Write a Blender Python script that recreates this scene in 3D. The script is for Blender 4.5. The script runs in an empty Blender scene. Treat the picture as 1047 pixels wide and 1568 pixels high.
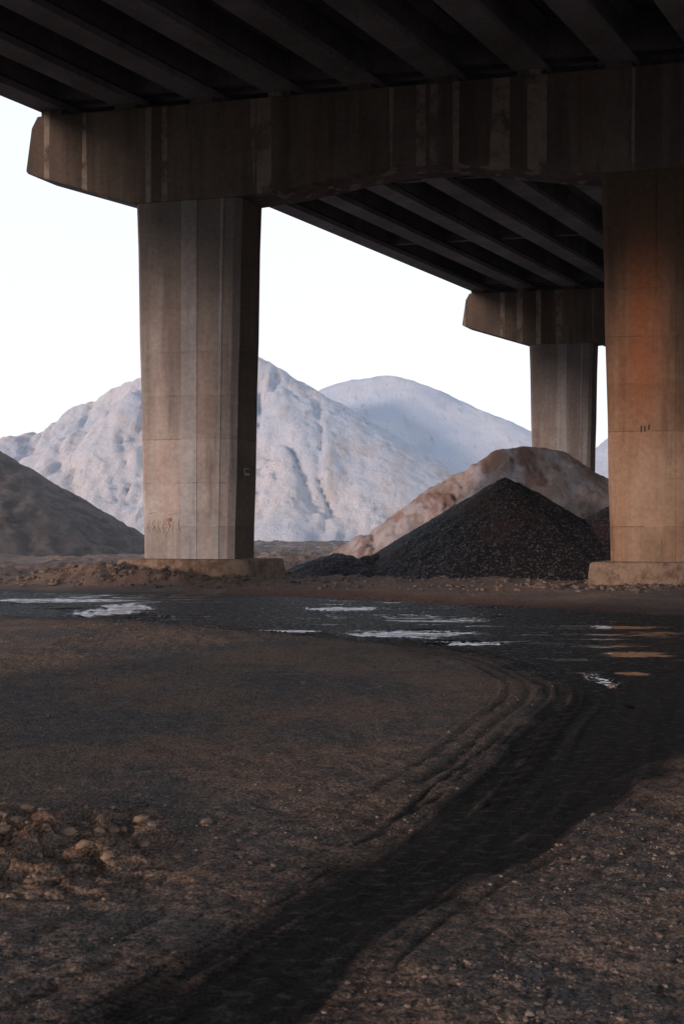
import bpy, math, random
import numpy as np
from mathutils import Vector
random.seed(3)
scene=bpy.context.scene
CAMH=1.6; F=1524.0; HZ=808.0

# ---------------------------------------------------------------- noise
def _h(ix,iy,seed):
    n=(ix.astype(np.int64)*374761393+iy.astype(np.int64)*668265263+seed*1442695041)&0x7fffffff
    n=((n^(n>>13))*1274126177)&0x7fffffff
    n=(n^(n>>16))&0xffffff
    return n/float(0xffffff)
def vn(x,y,seed=0):
    ix=np.floor(x);iy=np.floor(y);fx=x-ix;fy=y-iy
    u=fx*fx*fx*(fx*(fx*6-15)+10);v=fy*fy*fy*(fy*(fy*6-15)+10)
    a=_h(ix,iy,seed);b=_h(ix+1,iy,seed);c=_h(ix,iy+1,seed);d=_h(ix+1,iy+1,seed)
    return (a+(b-a)*u)*(1-v)+(c+(d-c)*u)*v
def fbm(x,y,o=4,seed=0,g=.5):
    s=0;a=1;t=0
    for i in range(o):
        s=s+a*vn(x*2**i+i*17.3,y*2**i-i*9.1,seed+i);t+=a;a*=g
    return s/t-.5
def sst(e0,e1,x):
    t=np.clip((x-e0)/(e1-e0),0,1);return t*t*(3-2*t)

# ---------------------------------------------------------------- material helpers
class NT:
    def __init__(s,name):
        s.m=bpy.data.materials.new(name);s.m.use_nodes=True
        s.t=s.m.node_tree;s.n=s.t.nodes;s.l=s.t.links
        s.b=s.n['Principled BSDF']
        s.tc=s.n.new('ShaderNodeTexCoord')
    def mp(s,scale,rot=(0,0,0)):
        k=s.n.new('ShaderNodeMapping');k.inputs['Scale'].default_value=scale;k.inputs['Rotation'].default_value=rot
        s.l.new(s.tc.outputs['Object'],k.inputs[0]);return k.outputs[0]
    def noise(s,scale=1,vec=None,detail=4,rough=.6,dist=0):
        k=s.n.new('ShaderNodeTexNoise');k.inputs['Scale'].default_value=scale;k.inputs['Detail'].default_value=detail
        k.inputs['Roughness'].default_value=rough;k.inputs['Distortion'].default_value=dist
        s.l.new(vec if vec is not None else s.tc.outputs['Object'],k.inputs['Vector']);return k.outputs[0]
    def vor(s,scale,vec=None,feature='F1',out='Distance'):
        k=s.n.new('ShaderNodeTexVoronoi');k.feature=feature;k.inputs['Scale'].default_value=scale
        s.l.new(vec if vec is not None else s.tc.outputs['Object'],k.inputs['Vector']);return k.outputs[out]
    def ramp(s,inp,a,b,lo=0,hi=1):
        k=s.n.new('ShaderNodeMapRange');k.clamp=True;k.interpolation_type='SMOOTHSTEP'
        k.inputs[1].default_value=a;k.inputs[2].default_value=b;k.inputs[3].default_value=lo;k.inputs[4].default_value=hi
        s.l.new(inp,k.inputs[0]);return k.outputs[0]
    def _s(s,v,sock):
        if isinstance(v,(int,float)):sock.default_value=v
        elif isinstance(v,tuple):sock.default_value=(*v,1) if len(v)==3 else v
        else:s.l.new(v,sock)
    def mix(s,f,a,b,blend='MIX'):
        k=s.n.new('ShaderNodeMix');k.data_type='RGBA';k.blend_type=blend
        s._s(f,k.inputs[0]);s._s(a,k.inputs[6]);s._s(b,k.inputs[7]);return k.outputs[2]
    def math(s,op,a,b=0.0):
        k=s.n.new('ShaderNodeMath');k.operation=op;s._s(a,k.inputs[0]);s._s(b,k.inputs[1]);return k.outputs[0]
    def attr(s,name):
        k=s.n.new('ShaderNodeAttribute');k.attribute_name=name;return k.outputs['Fac']
    def z(s):
        k=s.n.new('ShaderNodeSeparateXYZ');s.l.new(s.tc.outputs['Object'],k.inputs[0]);return k.outputs
    def bump(s,h,strength=.5,dist=.02,prev=None):
        k=s.n.new('ShaderNodeBump');k.inputs['Strength'].default_value=strength;k.inputs['Distance'].default_value=dist
        s.l.new(h,k.inputs['Height'])
        if prev is not None:s.l.new(prev,k.inputs['Normal'])
        return k.outputs[0]
    def fin(s,col,rough=.9,nor=None,spec=.3):
        s._s(col,s.b.inputs['Base Color']);s._s(rough,s.b.inputs['Roughness'])
        s.b.inputs['Specular IOR Level'].default_value=spec
        if nor is not None:s.l.new(nor,s.b.inputs['Normal'])
        return s.m

def concrete(name,dark,light,streak=1.0,panel=0.0,lines=True,warm=(.33,.19,.13),wamt=.5,topshade=0.0,glowx=None):
    t=NT(name)
    X,Y,Z=t.z()
    big=t.noise(.35,detail=4)
    c=t.mix(t.ramp(big,.35,.65),dark,light)
    wr=t.noise(1,t.mp((.6,.6,.14),(0,0,1.1)),detail=5,rough=.65)
    c=t.mix(t.math('MULTIPLY',t.ramp(wr,.45,.66),wamt),c,warm)
    st=t.noise(1,t.mp((2.2,2.2,.24)),detail=6,rough=.7)
    c=t.mix(t.math('MULTIPLY',t.ramp(st,.50,.72),.60*streak),c,tuple(x*.4 for x in dark))
    st2=t.noise(1,t.mp((1.6,1.6,.05),(0,0,.4)),detail=5,rough=.62)
    c=t.mix(t.math('MULTIPLY',t.ramp(st2,.53,.61),.35*streak),c,tuple(min(1,x*1.2) for x in light))
    if panel:
        pn=t.noise(1,t.mp((.9,.9,.08),(0,0,.9)),detail=4,rough=.55)
        c=t.mix(t.math('MULTIPLY',t.ramp(pn,.46,.66),panel*.7),c,tuple(x*.45 for x in dark))
        pn=t.noise(1,t.mp((1.9,1.9,.02),(0,0,.2)),detail=1.5,rough=.5)
        br=t.ramp(t.noise(1.3,t.mp((1,1,.8)),detail=5,rough=.75),.36,.54)
        c=t.mix(t.math('MULTIPLY',t.math('MULTIPLY',t.ramp(pn,.585,.597),panel),br),c,tuple(min(1,x*1.9) for x in light))
    if topshade:  # shade under the deck, painted as streaky darkening up the columns
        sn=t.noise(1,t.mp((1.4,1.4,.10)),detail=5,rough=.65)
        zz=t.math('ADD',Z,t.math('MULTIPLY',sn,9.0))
        c=t.mix(t.math('MULTIPLY',t.ramp(zz,7.0,14.5),topshade),c,tuple(x*.34 for x in dark))
    if glowx:  # orange sunset glow painted into the column colour around this X
        d=t.math('ABSOLUTE',t.math('SUBTRACT',t.math('ADD',X,t.math('MULTIPLY',st2,1.2)),glowx))
        zz=t.math('MULTIPLY',t.ramp(Z,3.0,6.5),t.ramp(Z,7.5,10.8,1,0))
        c=t.mix(t.math('MULTIPLY',t.ramp(d,.02,.85,.58,0),zz),c,(.50,.19,.09))
    gr=t.noise(7,detail=6,rough=.74)
    c=t.mix(.65,c,t.mix(gr,(.2,.2,.2),(1.6,1.6,1.6)),'MULTIPLY')
    h=t.math('ADD',t.math('MULTIPLY',gr,.5),t.math('MULTIPLY',st,.4))
    if lines:
        f=t.math('FRACT',t.math('MULTIPLY',t.math('ADD',Z,.35),1/1.32))
        d=t.math('ABSOLUTE',t.math('SUBTRACT',f,.5))
        ln=t.ramp(d,0,.014,1,0)
        brk=t.ramp(t.noise(1.1,detail=3),.40,.62)
        c=t.mix(t.math('MULTIPLY',ln,t.math('MULTIPLY',brk,.6)),c,tuple(x*.4 for x in dark))
        fl=t.math('FLOOR',t.math('MULTIPLY',t.math('ADD',Z,1.01),1/1.32))
        k=t.n.new('ShaderNodeTexWhiteNoise');k.noise_dimensions='1D';t.l.new(fl,k.inputs['W'])
        c=t.mix(.3,c,t.mix(k.outputs[0],(.6,.6,.6),(1.15,1.15,1.15)),'MULTIPLY')
        h=t.math('SUBTRACT',h,t.math('MULTIPLY',t.math('MULTIPLY',ln,brk),.4))
    return t.fin(c,.88,t.bump(h,.7,.03),.25)

M_col=concrete('weathered_concrete',(.32,.31,.31),(.50,.485,.49),warm=(.47,.33,.29),streak=.9,wamt=.5,topshade=.85)
M_side=concrete('shaded_side_concrete',(.10,.078,.065),(.16,.125,.105),warm=(.16,.105,.075),streak=.5,wamt=.5,topshade=.5)  # side faces turned from the sun: shade painted in as darker brown
M_strip=concrete('blue_grey_strip_concrete',(.35,.365,.40),(.50,.52,.56),warm=(.42,.39,.38),streak=.8,wamt=.3,topshade=.68)
M_colw=concrete('rusty_glow_concrete',(.22,.155,.115),(.36,.27,.20),warm=(.46,.215,.115),wamt=.5,topshade=.92,glowx=9.0)  # rusty tones, with warm sunset light painted into the colour
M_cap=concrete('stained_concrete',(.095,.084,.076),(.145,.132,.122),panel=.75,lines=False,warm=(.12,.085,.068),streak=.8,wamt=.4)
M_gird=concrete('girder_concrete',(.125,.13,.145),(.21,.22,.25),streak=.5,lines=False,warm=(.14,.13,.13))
def foot():
    t=NT('rough_footing_concrete')
    n=t.noise(3,detail=7,rough=.7);v=t.noise(11,detail=4)
    c=t.mix(t.ramp(n,.4,.65),(.30,.23,.18),(.16,.115,.09))
    return t.fin(c,.95,t.bump(t.math('ADD',n,t.math('MULTIPLY',v,.4)),1,.12))
M_foot=foot()

# ---------------------------------------------------------------- mesh helpers
def mk(name,verts,faces,mat,parent=None,smooth=False,attrs=None):
    me=bpy.data.meshes.new(name)
    if isinstance(verts,np.ndarray):
        nv=len(verts);nf=len(faces);k=faces.shape[1]
        me.vertices.add(nv);me.vertices.foreach_set('co',verts.astype(np.float32).ravel())
        me.loops.add(nf*k);me.loops.foreach_set('vertex_index',faces.astype(np.int32).ravel())
        me.polygons.add(nf)
        me.polygons.foreach_set('loop_start',np.arange(0,nf*k,k,dtype=np.int32))
        me.polygons.foreach_set('loop_total',np.full(nf,k,dtype=np.int32))
        me.update(calc_edges=True);me.validate()
    else:
        me.from_pydata([tuple(v) for v in verts],[],faces);me.update()
    if attrs:
        for n,a in attrs.items():
            at=me.attributes.new(n,'FLOAT','POINT');at.data.foreach_set('value',a.astype(np.float32).ravel())
    me.polygons.foreach_set('use_smooth',[smooth]*len(me.polygons))
    me.materials.append(mat)
    o=bpy.data.objects.new(name,me);scene.collection.objects.link(o)
    if parent:o.parent=parent
    return o
def recalc(o):
    import bmesh
    b=bmesh.new();b.from_mesh(o.data);bmesh.ops.recalc_face_normals(b,faces=b.faces);b.to_mesh(o.data);b.free()
def bevel(o,w,s=2):
    m=o.modifiers.new('b','BEVEL');m.width=w;m.segments=s;m.limit_method='ANGLE';m.angle_limit=math.radians(25)
def empty(name):
    e=bpy.data.objects.new(name,None);scene.collection.objects.link(e);return e

T=Vector((-9.48,31,0));U=Vector((.9817,-.190,0));V=Vector((.574,.819,0))
E=Vector((.60,1.10,0))  # pier thickness direction (skewed like the girders)
SPAN=28.6
def prism(name,prof,base,ext,mat,parent,w=.03):
    n=len(prof)
    vs=[base+U*a+Vector((0,0,z)) for a,z in prof]
    vs+= [v+ext for v in vs]
    fs=[list(range(n)),list(range(2*n-1,n-1,-1))]+[[i,(i+1)%n,(i+1)%n+n,i+n] for i in range(n)]
    o=mk(name,vs,fs,mat,parent);recalc(o)
    if w:bevel(o,w)
    return o
def loft(name,rings,mat,parent,w=.02):
    n=len(rings[0]);vs=[v for r in rings for v in r];fs=[]
    for k in range(len(rings)-1):
        for i in range(n):fs.append([k*n+i,k*n+(i+1)%n,(k+1)*n+(i+1)%n,(k+1)*n+i])
    fs.append(list(range(n)));fs.append([(len(rings)-1)*n+i for i in range(n)])
    o=mk(name,vs,fs,mat,parent);recalc(o)
    if w:bevel(o,w)
    return o
cols=[(3.186,6.54),(16.98,20.33),(30.77,34.12)]
capW=37.3
capprof=[(0,14.41),(-.2,14.05),(-.39,12.72),(-.33,12.64)]
for i,(a,b) in enumerate(cols):
    capprof+=[(a,11.49),(b,11.49)]
    if i<2:
        capprof+=[(b+1.5,11.62),(b+3.7,11.98),(b+4.5,12.06),(b+6.3,12.06),(b+7.0,11.98),(b+9.1,11.64)]
capprof+=[(capW+.33,12.64),(capW+.39,12.72),(capW+.2,14.05),(capW,14.41)]
NG=16; gs=[.42+i*(capW-.84)/(NG-1) for i in range(NG)]
for pi,k in enumerate([0,1,-1,2,-2]):
    base=T+V*(SPAN*k)
    p=empty('bridge_pier')
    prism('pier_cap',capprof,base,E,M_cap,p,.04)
    for ci,(a,b) in enumerate(cols):
        ins=.25;ch=.16
        def ring(z,a0,b0,push=0):
            f0=base+Vector((0,0,z))+E.normalized()*push*-1
            EE=E
            return [f0+U*a0+EE*.12,f0+U*(a0+ch),f0+U*(b0-ch),f0+U*b0+EE*.12,f0+U*b0+EE*.95,f0+U*(b0-.06)+EE,f0+U*(a0+.06)+EE,f0+U*a0+EE*.95]
        rings=[]
        for j in range(9):
            tt=j/8;z=.3+tt*(11.492-.3);ii=ins*(1-tt)+.010*math.sin(j*2.1+ci)
            rings.append(ring(z,a+ii,b-ii,-.012))
        mc=M_col if not(ci==1 and k==0) else M_colw
        o=loft('column',rings,mc,p,.015)
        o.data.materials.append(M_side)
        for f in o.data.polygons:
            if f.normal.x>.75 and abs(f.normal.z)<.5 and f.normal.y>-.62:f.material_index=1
        for (q,ww,pr_,ms) in ((.53,.50,.018,M_strip),(.84,.10,.025,M_strip)):
            if mc is M_colw:ms=mc
            vs=[]
            for z,ii in ((.32,ins),(11.485,0)):
                a0=a+ii;b0=b-ii;m=a0+(b0-a0)*q
                for s_ in (m-ww/2,m+ww/2):
                    for dd in (-pr_,.03):
                        vs.append(base+U*s_+E.normalized()*(dd+.012)+Vector((0,0,z)))
            fs=[[0,2,3,1],[4,5,7,6],[0,4,6,2],[1,3,7,5],[0,1,5,4],[2,6,7,3]]
            o=mk('formwork_strip',vs,fs,ms,p);recalc(o)
        fa,fb=a-.15,b+.55
        fr=[]
        for z,g in ((-.4,.05),(.35,.03),(.62,0),(.66,-.05)):
            o0=base+Vector((0,0,z))-E*(.42+g)
            fr.append([o0+U*(fa-g),o0+U*(fb+g),o0+U*(fb+g)+E*(1.6+2*g),o0+U*(fa-g)+E*(1.6+2*g)])
        loft('footing',fr,M_foot,p,.03)
    for g in gs:
        prism('bearing_pad',[(g-.34,14.40),(g+.34,14.40),(g+.34,14.60),(g-.34,14.60)],base+E*.06,E*.86,M_cap,p,.01)
deck=empty('highway_overpass')
gz=14.58
for k in range(-3,3):
    b0=SPAN*k+.62+.03;L=SPAN-.06
    base=T+V*b0
    for g in gs:
        pr=[(g-.42,gz),(g+.42,gz),(g+.42,gz+.2),(g+.14,gz+.42),(g+.14,gz+1.2),(g+.5,gz+1.38),(g+.5,gz+1.5),(g-.5,gz+1.5),(g-.5,gz+1.38),(g-.14,gz+1.2),(g-.14,gz+.42),(g-.42,gz+.2)]
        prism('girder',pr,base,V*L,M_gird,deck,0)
    for fr in (.004,.34,.66,.985):
        for i in range(NG-1):
            a0=gs[i]+.13;a1=gs[i+1]-.13
            prism('diaphragm',[(a0,gz+.35),(a1,gz+.35),(a1,gz+1.45),(a0,gz+1.45)],base+V*(L*fr),V*.22,M_gird,deck,0)
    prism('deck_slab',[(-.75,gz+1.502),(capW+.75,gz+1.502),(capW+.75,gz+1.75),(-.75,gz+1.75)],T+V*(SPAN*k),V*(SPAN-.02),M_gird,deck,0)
    for s0 in (-.75,capW+.30):
        prism('parapet',[(s0,gz+1.752),(s0+.45,gz+1.752),(s0+.3,gz+2.65),(s0+.12,gz+2.65)],T+V*(SPAN*k),V*(SPAN-.02),M_gird,deck,0)

# ---------------------------------------------------------------- ground
inner=[(-40,19.5),(-20,18.8),(-6.1,17.8),(-1.25,15.5),(.70,13.8),(1.76,12.4),(2.05,10.5),(1.90,9.3),(1.47,8.07),(.99,6.93),(.43,5.64),(-.07,4.67),(-.45,3.98),(-.75,3.52),(-1.5,2.5),(-3,1),(-6,-2)]
outer=[(-4,-3),(-1.6,.9),(-.5,2.4),(-.05,3.2),(.2,3.92),(.68,4.58),(1.33,5.39),(2.25,6.55),(4.26,8.35),(5.6,10.5),(7.5,14),(9,16.5),(7.5,18.3),(5.2,19.2),(2.4,21.3),(-2,24),(-8.6,25.3),(-20,27),(-40,28)]
def catmull(p,n=6):
    o=[]
    p=[np.array(q,float) for q in p]
    for i in range(len(p)-1):
        a=p[max(i-1,0)];b=p[i];c=p[i+1];d=p[min(i+2,len(p)-1)]
        for j in range(n):
            t=j/n
            o.append(.5*((2*b)+(-a+c)*t+(2*a-5*b+4*c-d)*t*t+(-a+3*b-3*c+d)*t**3))
    o.append(p[-1]);return np.array(o)
IN=catmull(inner);OUT=catmull(outer);POLY=np.vstack([IN,OUT])
def dpoly(x,y,P):
    best=np.full(x.shape,1e9);n=len(P)
    for i in range(n-1):
        ax,ay=P[i];bx,by=P[(i+1)%n];dx=bx-ax;dy=by-ay;L=dx*dx+dy*dy+1e-9
        t=np.clip(((x-ax)*dx+(y-ay)*dy)/L,0,1)
        best=np.minimum(best,(x-ax-t*dx)**2+(y-ay-t*dy)**2)
    return np.sqrt(best)
def inside(x,y,P):
    c=np.zeros(x.shape,bool);n=len(P)
    for i in range(n):
        ax,ay=P[i];bx,by=P[(i+1)%n]
        if ay==by:continue
        k=((ay>y)!=(by>y))&(x<(bx-ax)*(y-ay)/(by-ay)+ax);c^=k
    return c
pud=[(-4.5,20,.9,1.9),(.95,15.4,1.15,.6),(-1.25,15.8,.8,.3),(-.1,20.1,1.1,.55),(-6.8,22.3,2.4,.65),(1.75,14.1,.65,.35),(2.78,10.6,.14,.7),(3.8,12.9,.5,.4),(2.6,9.0,.07,.10),(4.4,16.5,.9,.4),(-8.5,19.8,1.4,.4),(3.3,11.2,.2,.2),(1.9,17.6,1.0,.3),(-3,18.3,1.2,.22)]
def ground(x,y):
    wx=x+.12*fbm(x*.5,y*.5,2,5);wy=y+.12*fbm(x*.5,y*.5,2,6)
    near=(np.abs(x)<60)&(y>-10)&(y<40)
    sd=np.full(x.shape,-50.);di=np.full(x.shape,50.);do=np.full(x.shape,50.)
    xn=wx[near];yn=wy[near]
    a=dpoly(xn,yn,IN);b=dpoly(xn,yn,OUT);ins=inside(xn,yn,POLY)
    d=np.minimum(a,b);sd[near]=np.where(ins,d,-d);di[near]=a;do[near]=b
    di=np.where(sd>0,di,-di)
    sc=np.clip(y/9,.5,1.6)
    brk=fbm(x*2.2,y*2.2,5,11,.62)
    q=di+.08*fbm(x*.35,y*.35,2,8)
    q2=np.where(sd>0,do,-do)+.08*fbm(x*.35,y*.35,2,28)
    mask=(y<17.5)*(y>1)*near
    s1=fbm(q*13,(x+y)*.30,4,301,.72)*np.exp(-((q-.15)/.7)**2)
    s2=fbm(q2*12,(x+y)*.30,4,311,.72)*np.exp(-(np.abs(q2+.4)/1.1)**2)*(y<12)
    strk=(s1+s2*.7)*mask
    wet=sst(-.16,.30,sd/sc+.55*brk+strk*1.1)
    h=.09*fbm(x*.25,y*.25,4,1)+.05*fbm(x*1.1,y*1.1,4,2)*(1-.7*wet)
    h=h+.034*fbm(x*6,y*6,4,3)*(1-.8*wet)+.028*fbm(x*24,y*24,4,4,.68)*(1-.75*wet)
    h=h+strk*.028
    gate=sst(.34,.60,vn(x*.8+y*.3,y*.5,9))
    rut=np.zeros(x.shape)
    for c0,wd,dp in ((-.18,.045,.014),(-.36,.04,.010),(.14,.06,.012),(.42,.05,.009),(.8,.06,.007),(1.15,.07,.007)):
        g=np.exp(-((q-c0)/wd)**2);r_=np.exp(-((np.abs(q-c0)-wd*1.6)/(wd*.5))**2)
        rut+=dp*(-g+.6*r_)
    h=h+rut*(.15+.85*gate)*mask
    rut2=np.zeros(x.shape)
    for c0,wd,dp in ((-.35,.06,.010),(-.7,.05,.006),(-1.3,.08,.008),(-1.65,.07,.006)):
        g=np.exp(-((q2-c0)/wd)**2);r_=np.exp(-((np.abs(q2-c0)-wd*1.6)/(wd*.5))**2)
        rut2+=dp*(-g+.6*r_)
    gate2=sst(.34,.60,vn(x*.7+y*.3,y*.5,29))
    h=h+rut2*(.15+.85*gate2)*(y<12)*near
    for c0 in (-.27,.28):
        tr=np.exp(-((q-c0)/.10)**4)*mask*gate
        h=h-tr*.010*(np.sin((x*.6-y)*34)>.1)
    h=h-.025*wet
    h=h+.08*sst(23,27,y)*(fbm(x*.9,y*.9,4,31)+.25)*(y<90)
    h=h+.9*sst(27,34,y)*np.clip(fbm(x*.6,y*.45,6,33,.6),-.08,1)*(y<110)
    cl=np.exp(-(((x+1.70)/.80)**4+((y-4.95)/.62)**4))*sst(.2,.45,vn(x*1.6,y*1.6,49)+.2)
    cr=1-np.abs(fbm(x*4.2+1.6*fbm(x*3,y*3,2,45),y*6.0,3,41,.6)*5.5)
    cm=np.clip(cr,0,1)*sst(.3,.6,vn(x*7,y*5,47)+.15)
    h=h+cl*(.10*cm-.02+.08*fbm(x*10,y*10,4,46,.65))
    ld=np.exp(-(((x+6.9)/2.3)**4+((y-29.6)/1.3)**4))
    h=h+ld*(.36+.6*fbm(x*1.5,y*1.5,5,51))
    ld2=np.exp(-(((x+5)/3.4)**4+((y-28.4)/.8)**4));h=h+ld2*(.14+.5*fbm(x*2,y*2,5,52))
    P=np.full(x.shape,-5.)
    for (px,py,rx,ry) in pud:
        e=np.sqrt(((x-px)/rx)**2+((y-py)/ry)**2)
        P=np.maximum(P,1.40-e)
    P=P+fbm(x*1.5,y*4.6,6,61,.72)*1.8
    sk=(fbm(x*.8,y*3.2,7,71,.78)-.08)*9*wet*sst(9,14,y)
    inr=sst(.25,.5,wet)
    pm=np.maximum(sst(.45,.68,P)*inr,sst(.25,.7,sk)*.9*inr)
    h=h*(1-pm)-.05*pm
    red=sst(-3.0,-.1,sd)*(y>19)*(1-wet)*(x>-3)+.25*(y>19)*(y<40)
    org=cl*sst(.10,.7,cm)
    damp=sst(-.8,.2,sd/sc+.9*fbm(x*1.1,y*1.1,5,81)+strk*3)
    g1=mask*(.15+.85*gate);g2=(y<12)*near*(.15+.85*gate2)
    trk=np.clip(-rut*60,0,1)*g1+np.clip(-rut2*60,0,1)*g2+np.clip(-strk*5,0,.8)
    rid=np.clip(rut*90,0,1)*g1+np.clip(rut2*90,0,1)*g2+np.clip(strk*5,0,.8)
    return h,wet,pm,red,org,damp,np.clip(trk,0,1),np.clip(rid,0,1)
def axis(segs):
    o=[]
    for a,b,s in segs:o+=list(np.arange(a,b,s))
    return o
xs=[-3000,-1500,-700,-350,-200,-120,-80,-60,-45,-36,-30]+axis([(-26,-14,.3),(-14,-4,.08),(-4,4,.022),(4,12,.08),(12,26,.35)])+[26,30,36,45,60,80,120,200,350,700,1500,3000]
ys=[-3000,-1000,-300,-120,-60,-30,-18,-12,-8,-5,-3,-1,0,1,1.8]
yy=2.4
while yy<34: ys.append(yy);yy*=1.0032 if yy<26 else 1.006
while yy<120: ys.append(yy);yy+=.022*yy*.35
ys+=[130,150,200,300,500,900,1600,3000]
gx,gy=np.meshgrid(np.array(xs),np.array(ys))
G=ground(gx.ravel(),gy.ravel());H=G[0]
far=np.maximum(np.abs(gx.ravel()),np.abs(gy.ravel()))
H=np.where(far>125,0,H)
vv=np.stack([gx.ravel(),gy.ravel(),H],1)
nx=len(xs);ny=len(ys)
i=np.arange(nx*ny).reshape(ny,nx)
ff=np.stack([i[:-1,:-1].ravel(),i[:-1,1:].ravel(),i[1:,1:].ravel(),i[1:,:-1].ravel()],1)
def gmat():
    t=NT('muddy_ground')
    wet,pm,red,org,damp,trk,rid=[t.attr(a) for a in ('wet','pm','red','org','damp','trk','rid')]
    n1=t.noise(.55,detail=6,rough=.62);n2=t.noise(7,detail=7,rough=.78);n3=t.noise(60,detail=3,rough=.7)
    sp=t.vor(45)
    X,Y,Z=t.z()
    c=t.mix(t.ramp(n1,.38,.62),(.205,.190,.186),(.385,.270,.205))
    c=t.mix(t.math('MULTIPLY',t.ramp(n2,.45,.66),.6),c,(.43,.345,.285))
    c=t.mix(red,c,t.mix(t.ramp(n2,.35,.65),(.20,.10,.068),(.30,.19,.145)))
    c=t.mix(t.math('MULTIPLY',damp,.55),c,(.11,.088,.077))
    c=t.mix(t.math('MULTIPLY',trk,.55),c,(.08,.064,.056))
    c=t.mix(t.math('MULTIPLY',rid,.4),c,(.36,.29,.245))
    c=t.mix(t.math('MULTIPLY',org,.85),c,t.mix(t.ramp(n2,.4,.6),(.30,.19,.13),(.50,.36,.27)))
    road=t.mix(t.ramp(n2,.42,.7),(.008,.008,.009),(.024,.023,.024))
    road=t.mix(t.math('MULTIPLY',rid,.3),road,(.05,.046,.044))
    c=t.mix(wet,c,road)
    c=t.mix(.8,c,t.mix(t.ramp(n3,.36,.66),(.3,.3,.3),(1.4,1.4,1.4)),'MULTIPLY')
    c=t.mix(t.math('MULTIPLY',t.ramp(sp,.12,.2,1,0),t.math('MULTIPLY',t.math('SUBTRACT',1.0,t.math('MULTIPLY',wet,.8)),t.ramp(n1,.40,.6,.1,.4))),c,(.32,.28,.25))
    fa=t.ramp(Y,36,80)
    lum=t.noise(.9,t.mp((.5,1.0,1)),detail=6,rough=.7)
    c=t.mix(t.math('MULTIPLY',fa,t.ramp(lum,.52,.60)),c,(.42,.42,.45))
    c=t.mix(pm,c,(.02,.018,.017))
    nearr=t.ramp(Y,6.5,14,.30,.06)
    gl=t.noise(1,t.mp((9,20,1)),detail=4,rough=.7)
    r0=t.math('ADD',t.ramp(gl,.50,.64,.66,.24),nearr)
    rm=t.n.new('ShaderNodeMix');t._s(wet,rm.inputs[0]);rm.inputs[2].default_value=.95;t.l.new(r0,rm.inputs[3])
    r2=t.n.new('ShaderNodeMix');t._s(pm,r2.inputs[0]);t.l.new(rm.outputs[0],r2.inputs[2]);r2.inputs[3].default_value=.03
    sm=t.n.new('ShaderNodeMix');t._s(pm,sm.inputs[0]);sm.inputs[2].default_value=.22;sm.inputs[3].default_value=.8
    hh=t.math('ADD',n2,t.math('MULTIPLY',n3,.6))
    hh=t.math('SUBTRACT',hh,t.math('MULTIPLY',sp,.3))
    hh=t.math('MULTIPLY',hh,t.math('SUBTRACT',1.0,pm))
    hh=t.math('MULTIPLY',hh,t.math('SUBTRACT',1.0,t.math('MULTIPLY',wet,.45)))
    rip=t.noise(1,t.mp((1.4,4,1)),detail=3)
    hh=t.math('ADD',hh,t.math('MULTIPLY',t.math('MULTIPLY',rip,pm),.46))
    m=t.fin(c,r2.outputs[0],t.bump(hh,1,.05),.35)
    t.l.new(sm.outputs[0],t.b.inputs['Specular IOR Level'])
    return m
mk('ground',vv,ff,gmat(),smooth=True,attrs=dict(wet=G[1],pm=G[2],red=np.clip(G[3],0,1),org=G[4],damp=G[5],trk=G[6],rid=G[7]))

# gravel
phi=(1+5**.5)/2
ico=np.array([(-1,phi,0),(1,phi,0),(-1,-phi,0),(1,-phi,0),(0,-1,phi),(0,1,phi),(0,-1,-phi),(0,1,-phi),(phi,0,-1),(phi,0,1),(-phi,0,-1),(-phi,0,1)])/1.9
icf=np.array([(0,11,5),(0,5,1),(0,1,7),(0,7,10),(0,10,11),(1,5,9),(5,11,4),(11,10,2),(10,7,6),(7,1,8),(3,9,4),(3,4,2),(3,2,6),(3,6,8),(3,8,9),(4,9,5),(2,4,11),(6,2,10),(8,6,7),(9,8,1)])
rng=np.random.default_rng(4)
def stones(name,x,y,r,mat,z=None,sink=.15):
    n=len(x)
    if z is None:z=ground(x,y)[0]
    V_=ico[None]*(1+rng.uniform(-.28,.28,(n,12,3)))*r[:,None,None]*np.stack([rng.uniform(.8,1.4,n),rng.uniform(.8,1.2,n),rng.uniform(.5,.8,n)],1)[:,None,:]
    an=rng.uniform(0,6.28,n);c=np.cos(an)[:,None];s=np.sin(an)[:,None]
    X_=V_[:,:,0]*c-V_[:,:,1]*s;Y_=V_[:,:,0]*s+V_[:,:,1]*c
    W=np.stack([X_+x[:,None],Y_+y[:,None],V_[:,:,2]+z[:,None]+r[:,None]*sink],2)
    Fc=(icf[None]+12*np.arange(n)[:,None,None]).reshape(-1,3)
    return mk(name,W.reshape(-1,3),Fc,mat)
def stmat(name,a,b):
    t=NT(name);n=t.noise(9,detail=2);return t.fin(t.mix(t.ramp(n,.35,.65),a,b),.9)
N=20000
y=2.6*np.exp(rng.uniform(0,1,N)**.85*math.log(24/2.6));x=(rng.uniform(-.37,.37,N))*y
w_=ground(x,y)[1]
dens=.12+.80*sst(.5,.85,vn(x*.9,y*.9,91)+.25*(x>.2*y-.3)*(y<5.5))
keep=(w_<.4)&(rng.uniform(0,1,N)<dens)
x=x[keep];y=y[keep];r=.0025+.011*rng.uniform(0,1,len(x))**7+.0003*y
stones('gravel',x,y,r,stmat('gravel_stone',(.12,.10,.09),(.30,.25,.21)))
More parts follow.
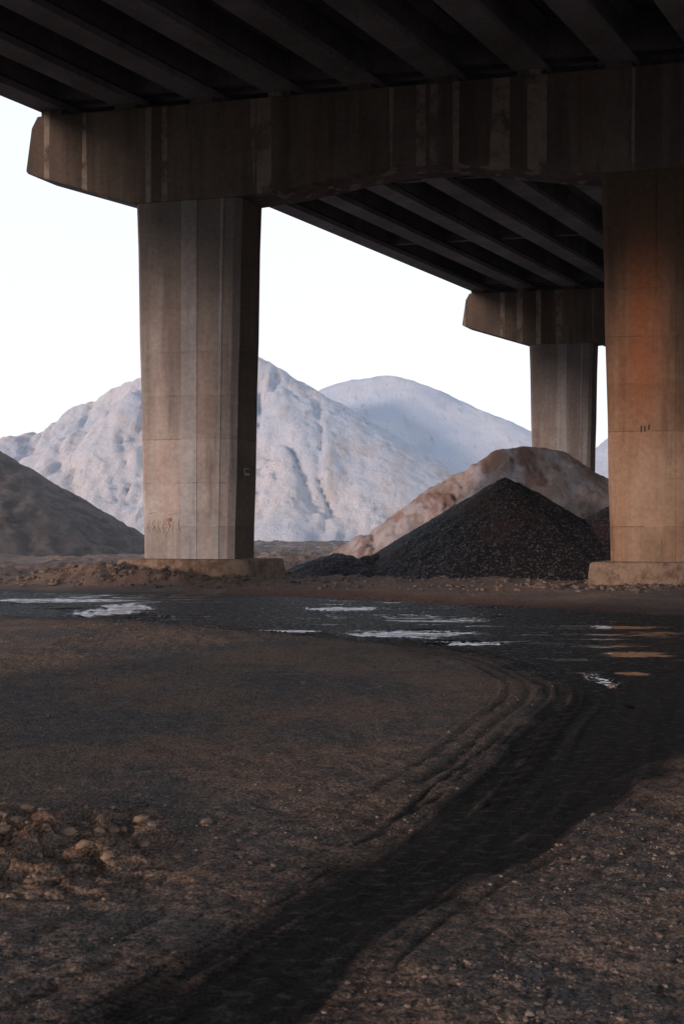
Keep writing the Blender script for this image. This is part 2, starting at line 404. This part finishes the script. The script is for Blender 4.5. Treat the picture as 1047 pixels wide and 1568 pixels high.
# broken mud clods in the churned patch
N=260
x=rng.normal(-1.70,.42,N);y=rng.normal(4.95,.34,N);r=.008+.035*rng.uniform(0,1,N)**3
stones('mud_clods',x,y,r,stmat('mud_clod',(.20,.135,.095),(.40,.29,.215)),sink=.1)
N=2200
x=rng.uniform(-12,11,N);y=rng.uniform(25.5,33,N)-x*.15;r=.015+.10*rng.uniform(0,1,N)**6
n2=260
x=np.r_[x,rng.normal(-5.2,2.4,n2),rng.normal(7.5,1.5,n2)];y=np.r_[y,28.5+rng.normal(0,.6,n2),26.4+rng.normal(0,.4,n2)];r=np.r_[r,.02+.11*rng.uniform(0,1,2*n2)**3]
stones('rubble',x,y,r,stmat('rubble_stone',(.09,.073,.065),(.22,.175,.145)))

# ---------------------------------------------------------------- piles
def pile(name,crests,slope,rnd,bounds,res,noise,mat,seed=0,gull=None,warp=1.,gmask=None,rough=0):
    x0,x1,y0,y1=bounds
    gx,gy=np.meshgrid(np.arange(x0,x1,res),np.arange(y0,y1,res))
    x=gx.ravel();y=gy.ravel()
    wx=x+warp*noise*2.5*fbm(x/noise/6,y/noise/6,3,seed+7);wy=y+warp*noise*2.5*fbm(x/noise/6,y/noise/6,3,seed+8)
    Hh=np.full(x.shape,-50.)
    for cr in crests:
        for i in range(max(1,len(cr)-1)):
            a=cr[i];b=cr[min(i+1,len(cr)-1)]
            dx=b[0]-a[0];dy=b[1]-a[1];L=dx*dx+dy*dy+1e-9
            t=np.clip(((wx-a[0])*dx+(wy-a[1])*dy)/L,0,1)
            d=np.sqrt((wx-a[0]-t*dx)**2+(wy-a[1]-t*dy)**2+rnd*rnd)-rnd
            z=a[2]+(b[2]-a[2])*t-slope*d
            Hh=np.maximum(Hh,z)
    z=Hh+noise*fbm(x/noise/3,y/noise/3,6,seed,.55)
    if rough:z=z+rough*fbm(x/rough/2,y/rough/2,3,seed+3,.7)
    if gull:
        for (amp,fx,fy) in gull:
            g=1-np.abs(fbm(x*fx+.35*fbm(x*fx*.7,y*fx*.7,2,seed+31),y*fy,4,seed+20,.6)*2)*2
            m=gmask(x,y) if gmask else 1
            z=z-amp*m*np.clip(g,0,1)**3*sst(0,5*amp,Hh.max()-Hh)
            seed+=3
    n0=gx.shape[1];m0=gx.shape[0]
    i=np.arange(n0*m0).reshape(m0,n0)
    f=np.stack([i[:-1,:-1].ravel(),i[:-1,1:].ravel(),i[1:,1:].ravel(),i[1:,:-1].ravel()],1)
    f=f[(z[f].max(1)>-.4)]
    used=np.unique(f);mp=np.zeros(len(z),int);mp[used]=np.arange(len(used))
    return mk(name,np.stack([x,y,z],1)[used],mp[f],mat,smooth=True)
def W(px,py,Y):return ((px-523.5)/F*Y,Y,(HZ-py)/F*Y+CAMH)

def saltmat(name,base1,base2,tan,tanamt,dark,darkamt,bd):
    t=NT(name);X,Y,Z=t.z()
    n=t.noise(.05,detail=4,rough=.55);st=t.noise(1,t.mp((.22,.045,.09),(0,0,.25)),detail=7,rough=.74)
    f=t.noise(1.6,detail=6,rough=.85)
    c=t.mix(t.ramp(n,.4,.6),base1,base2)
    c=t.mix(t.math('MULTIPLY',t.ramp(st,.50,.64),tanamt),c,tan)
    c=t.mix(t.math('MULTIPLY',t.ramp(f,.54,.70),darkamt),c,dark)
    lines=t.noise(1,t.mp((.7,.10,.3),(0,0,-.5)),detail=6,rough=.8)
    c=t.mix(t.math('MULTIPLY',t.ramp(lines,.56,.66),darkamt),c,dark)
    return t.fin(c,.97,t.bump(t.math('ADD',f,st),1,bd),.1)
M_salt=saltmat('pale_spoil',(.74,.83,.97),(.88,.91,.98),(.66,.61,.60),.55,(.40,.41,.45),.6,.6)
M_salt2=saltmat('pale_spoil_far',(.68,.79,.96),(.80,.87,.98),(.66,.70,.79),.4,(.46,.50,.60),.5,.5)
def dirtmat(name,a,b,c3,sc=1.,bd=.1,st=(1.2,.35,.35),rough=.95,spec=.2,e=(.45,.55)):
    t=NT(name)
    n=t.noise(.5*sc,detail=5,rough=.65);s2=t.noise(1,t.mp(st,(0,0,.3)),detail=6,rough=.7);f=t.noise(9*sc,detail=6,rough=.78)
    c=t.mix(t.ramp(s2,*e),a,b)
    c=t.mix(t.ramp(n,.5,.62),c,c3)
    c=t.mix(.5,c,t.mix(f,(.3,.3,.3),(1.5,1.5,1.5)),'MULTIPLY')
    return t.fin(c,rough,t.bump(t.math('ADD',f,t.math('MULTIPLY',s2,.5)),1,bd),spec)
A=[[W(120,610,163),W(215,576,165),W(300,554,165),W(388,545,165)],[W(215,585,165),W(200,600,150)]]
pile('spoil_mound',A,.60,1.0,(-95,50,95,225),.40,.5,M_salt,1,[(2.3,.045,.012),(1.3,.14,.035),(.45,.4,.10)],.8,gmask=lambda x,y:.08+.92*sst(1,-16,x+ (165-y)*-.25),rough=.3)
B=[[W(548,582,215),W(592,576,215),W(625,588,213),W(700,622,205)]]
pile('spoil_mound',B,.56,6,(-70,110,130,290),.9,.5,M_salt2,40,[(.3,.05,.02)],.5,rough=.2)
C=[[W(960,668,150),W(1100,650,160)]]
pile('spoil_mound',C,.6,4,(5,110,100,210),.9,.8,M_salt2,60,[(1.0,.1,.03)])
M_D=dirtmat('red_streaked_spoil',(.35,.235,.20),(.54,.50,.52),(.46,.38,.345),1.0,.08,(.8,.22,.35),e=(.42,.58))
D=[[W(735,705,47),W(775,688,46.5),W(805,683,46),W(850,689,45.5)],[W(850,689,45.5),W(900,735,43)]]
pile('dirt_mound',D,.66,.3,(-6,30,34,62),.10,.30,M_D,80,[(.30,.45,.10),(.09,1.4,.35)],rough=.05)
def coal():
    t=NT('black_aggregate')
    v=t.vor(17,out='Color');n=t.noise(18,detail=4,rough=.8);d=t.vor(17)
    bw=t.n.new('ShaderNodeRGBToBW');t.l.new(v,bw.inputs[0])
    c=t.mix(t.ramp(bw.outputs[0],.64,.84),(.016,.016,.022),(.14,.14,.15))
    c=t.mix(t.math('MULTIPLY',t.ramp(t.noise(.5),.48,.62),.5),c,(.07,.042,.038))
    return t.fin(c,.75,t.bump(t.math('ADD',n,t.math('MULTIPLY',d,1.)),1,.06),.3)
M_E=coal()
Ec=[[W(772,731,36),W(790,738,36.2)],[W(790,738,36.2),W(850,790,35)],[W(945,768,35.5)],[W(1000,780,35)],[W(560,852,34.5),W(600,846,35)]]
pile('coal_pile',Ec,.60,.08,(-4,16,28,42),.06,.10,M_E,100,None,.6,rough=.05)
pile('earth_heap',[[W(515,846,34)]],.42,.2,(-3,4,30,38),.07,.15,M_E,120)
M_F=dirtmat('grey_brown_spoil',(.14,.13,.125),(.18,.165,.16),(.12,.108,.105),1.5,.06,(1.5,.6,.6))
pile('gravel_mound',[[W(-90,645,66),W(-220,640,66)]],.6,.6,(-55,-9,45,90),.2,.25,M_F,140,[(.15,.5,.15)],.6,rough=.08)

# ---------------------------------------------------------------- small fittings
jb=empty('junction_box')
def box(name,c,s,mat,par,rot=0,w=.01):
    import bmesh
    me=bpy.data.meshes.new(name);b=bmesh.new();bmesh.ops.create_cube(b,size=1)
    for v in b.verts:v.co=Vector((v.co.x*s[0],v.co.y*s[1],v.co.z*s[2]))
    b.to_mesh(me);b.free();me.materials.append(mat)
    o=bpy.data.objects.new(name,me);scene.collection.objects.link(o);o.location=c;o.rotation_euler=(0,0,rot);o.parent=par;bevel(o,w);return o
t=NT('grey_paint');M_gp=t.fin(t.mix(t.noise(20),(.35,.35,.36),(.22,.22,.23)),.5)
t=NT('dark_plastic');M_dp=t.fin(t.mix(t.noise(20),(.03,.03,.03),(.05,.05,.05)),.5)
ang=math.atan2(E.y,E.x)
pc=T+U*(6.54-.18)+E*.5+Vector((0,0,3.3))
box('case',pc,(.26,.12,.22),M_gp,jb,ang);box('lid',pc+Vector((.06,-.03,.02)),(.18,.05,.12),M_dp,jb,ang)
# painted scribbles on the columns: thin raised ribbons
def ribbon(name,strokes,mat,w=.02,off=.028):
    vs=[];fs=[]
    nrm=Vector((-U.y,U.x,0))*-1
    for st in strokes:
        for i in range(len(st)-1):
            a=Vector(st[i]);b=Vector(st[i+1]);d=(b-a).normalized();n=Vector((-d.y,d.x))*w/2
            k=len(vs)
            for p_ in (a-n,b-n,b+n,a+n):
                vs.append(T+U*p_.x+nrm*off+Vector((0,0,p_.y)))
            fs.append([k,k+1,k+2,k+3])
    return mk(name,vs,fs,mat)
t=NT('chalk_paint');M_ch=t.fin(t.mix(t.ramp(t.noise(14),.4,.6),(.60,.56,.52),(.40,.35,.31)),.9)
t=NT('red_paint');M_rp=t.fin(t.mix(t.ramp(t.noise(9,detail=5),.45,.55),(.50,.13,.09),(.40,.27,.22)),.8)
t=NT('black_paint');M_bp=t.fin(t.mix(t.noise(14),(.03,.03,.03),(.06,.05,.05)),.8)
st=[]
rnd=random.Random(9)
for k in range(7):
    x0=3.62+k*.16;st.append([(x0+rnd.uniform(-.05,.05),1.55+rnd.uniform(-.1,.1)+j*.07) if j%2 else (x0+.1*rnd.random(),1.5+j*.08+rnd.uniform(-.04,.04)) for j in range(5)])
st.append([(3.6,2.02),(3.9,2.08),(4.3,2.0),(4.55,2.05)])
ribbon('graffiti',st,M_ch,.016)
ribbon('graffiti',[[(4.28,1.86),(4.36,1.90),(4.38,1.82),(4.30,1.80),(4.28,1.86)],[(4.26,1.70),(4.40,1.67)]],M_rp,.035)
ribbon('graffiti',[[(17.02+1.05,4.25),(17.02+1.06,4.42)],[(17.02+1.15,4.25),(17.02+1.15,4.42)],[(17.02+1.25,4.30),(17.02+1.27,4.45)]],M_bp,.025)

# ---------------------------------------------------------------- light
SEL=5.2; d=Vector((-.64,-.768,0)).normalized()
rot=math.atan2(d.x,d.y)
w=bpy.data.worlds.new('World');scene.world=w;w.use_nodes=True
nt=w.node_tree;bg=nt.nodes['Background'];N_=nt.nodes;Lk=nt.links
sky=N_.new('ShaderNodeTexSky');sky.sky_type='NISHITA';sky.sun_disc=False
sky.sun_elevation=math.radians(SEL);sky.sun_rotation=rot;sky.air_density=1.2;sky.dust_density=2.5;sky.ozone_density=1.5
tc=N_.new('ShaderNodeTexCoord');sx=N_.new('ShaderNodeSeparateXYZ');Lk.new(tc.outputs['Generated'],sx.inputs[0])
def mr(inp,a,b,lo,hi):
    k=N_.new('ShaderNodeMapRange');k.interpolation_type='SMOOTHSTEP'
    for j,v in enumerate((a,b,lo,hi)):k.inputs[j+1].default_value=v
    Lk.new(inp,k.inputs[0]);return k.outputs[0]
def mm(op,a,b):
    k=N_.new('ShaderNodeMath');k.operation=op
    for j,v in enumerate((a,b)):
        if isinstance(v,float):k.inputs[j].default_value=v
        else:Lk.new(v,k.inputs[j])
    return k.outputs[0]
# high thin overcast: bright hazy veil low in the sky, thinner overhead and toward the dusk side
veil=mm('MULTIPLY',mr(sx.outputs[2],.38,.80,1.0,.46),mr(sx.outputs[1],-.5,.5,.70,1.0))
vc=N_.new('ShaderNodeMix');vc.data_type='RGBA'
Lk.new(mr(sx.outputs[2],0.,.55,0.,1.),vc.inputs[0])
vc.inputs[6].default_value=(6.3,6.35,6.8,1);vc.inputs[7].default_value=(6.1,6.45,7.6,1)
vs_=N_.new('ShaderNodeVectorMath');vs_.operation='SCALE';Lk.new(vc.outputs[2],vs_.inputs[0]);Lk.new(veil,vs_.inputs['Scale'])
sk_=N_.new('ShaderNodeVectorMath');sk_.operation='SCALE';Lk.new(sky.outputs[0],sk_.inputs[0]);sk_.inputs['Scale'].default_value=.30
ad=N_.new('ShaderNodeVectorMath');ad.operation='ADD';Lk.new(vs_.outputs[0],ad.inputs[0]);Lk.new(sk_.outputs[0],ad.inputs[1])
Lk.new(ad.outputs[0],bg.inputs[0]);bg.inputs[1].default_value=.15
L=bpy.data.lights.new('sun','SUN');L.energy=2.5;L.angle=math.radians(6);L.color=(1,.70,.56)
so=bpy.data.objects.new('sun',L);scene.collection.objects.link(so)
ds=Vector((d.x*math.cos(math.radians(SEL)),d.y*math.cos(math.radians(SEL)),math.sin(math.radians(SEL))))
so.rotation_euler=ds.to_track_quat('Z','Y').to_euler()

cam=bpy.data.cameras.new('camera');co=bpy.data.objects.new('camera',cam);scene.collection.objects.link(co)
cam.sensor_fit='VERTICAL';cam.sensor_height=36;cam.sensor_width=24;cam.lens=35
cam.shift_y=(HZ-784)/1568
co.location=(0,0,CAMH);co.rotation_euler=(math.radians(90),0,0)
cam.clip_start=.1;cam.clip_end=6000
cam.dof.use_dof=True;cam.dof.focus_distance=14;cam.dof.aperture_fstop=7
scene.camera=co
scene.view_settings.view_transform='Standard';scene.view_settings.look='None';scene.view_settings.exposure=0
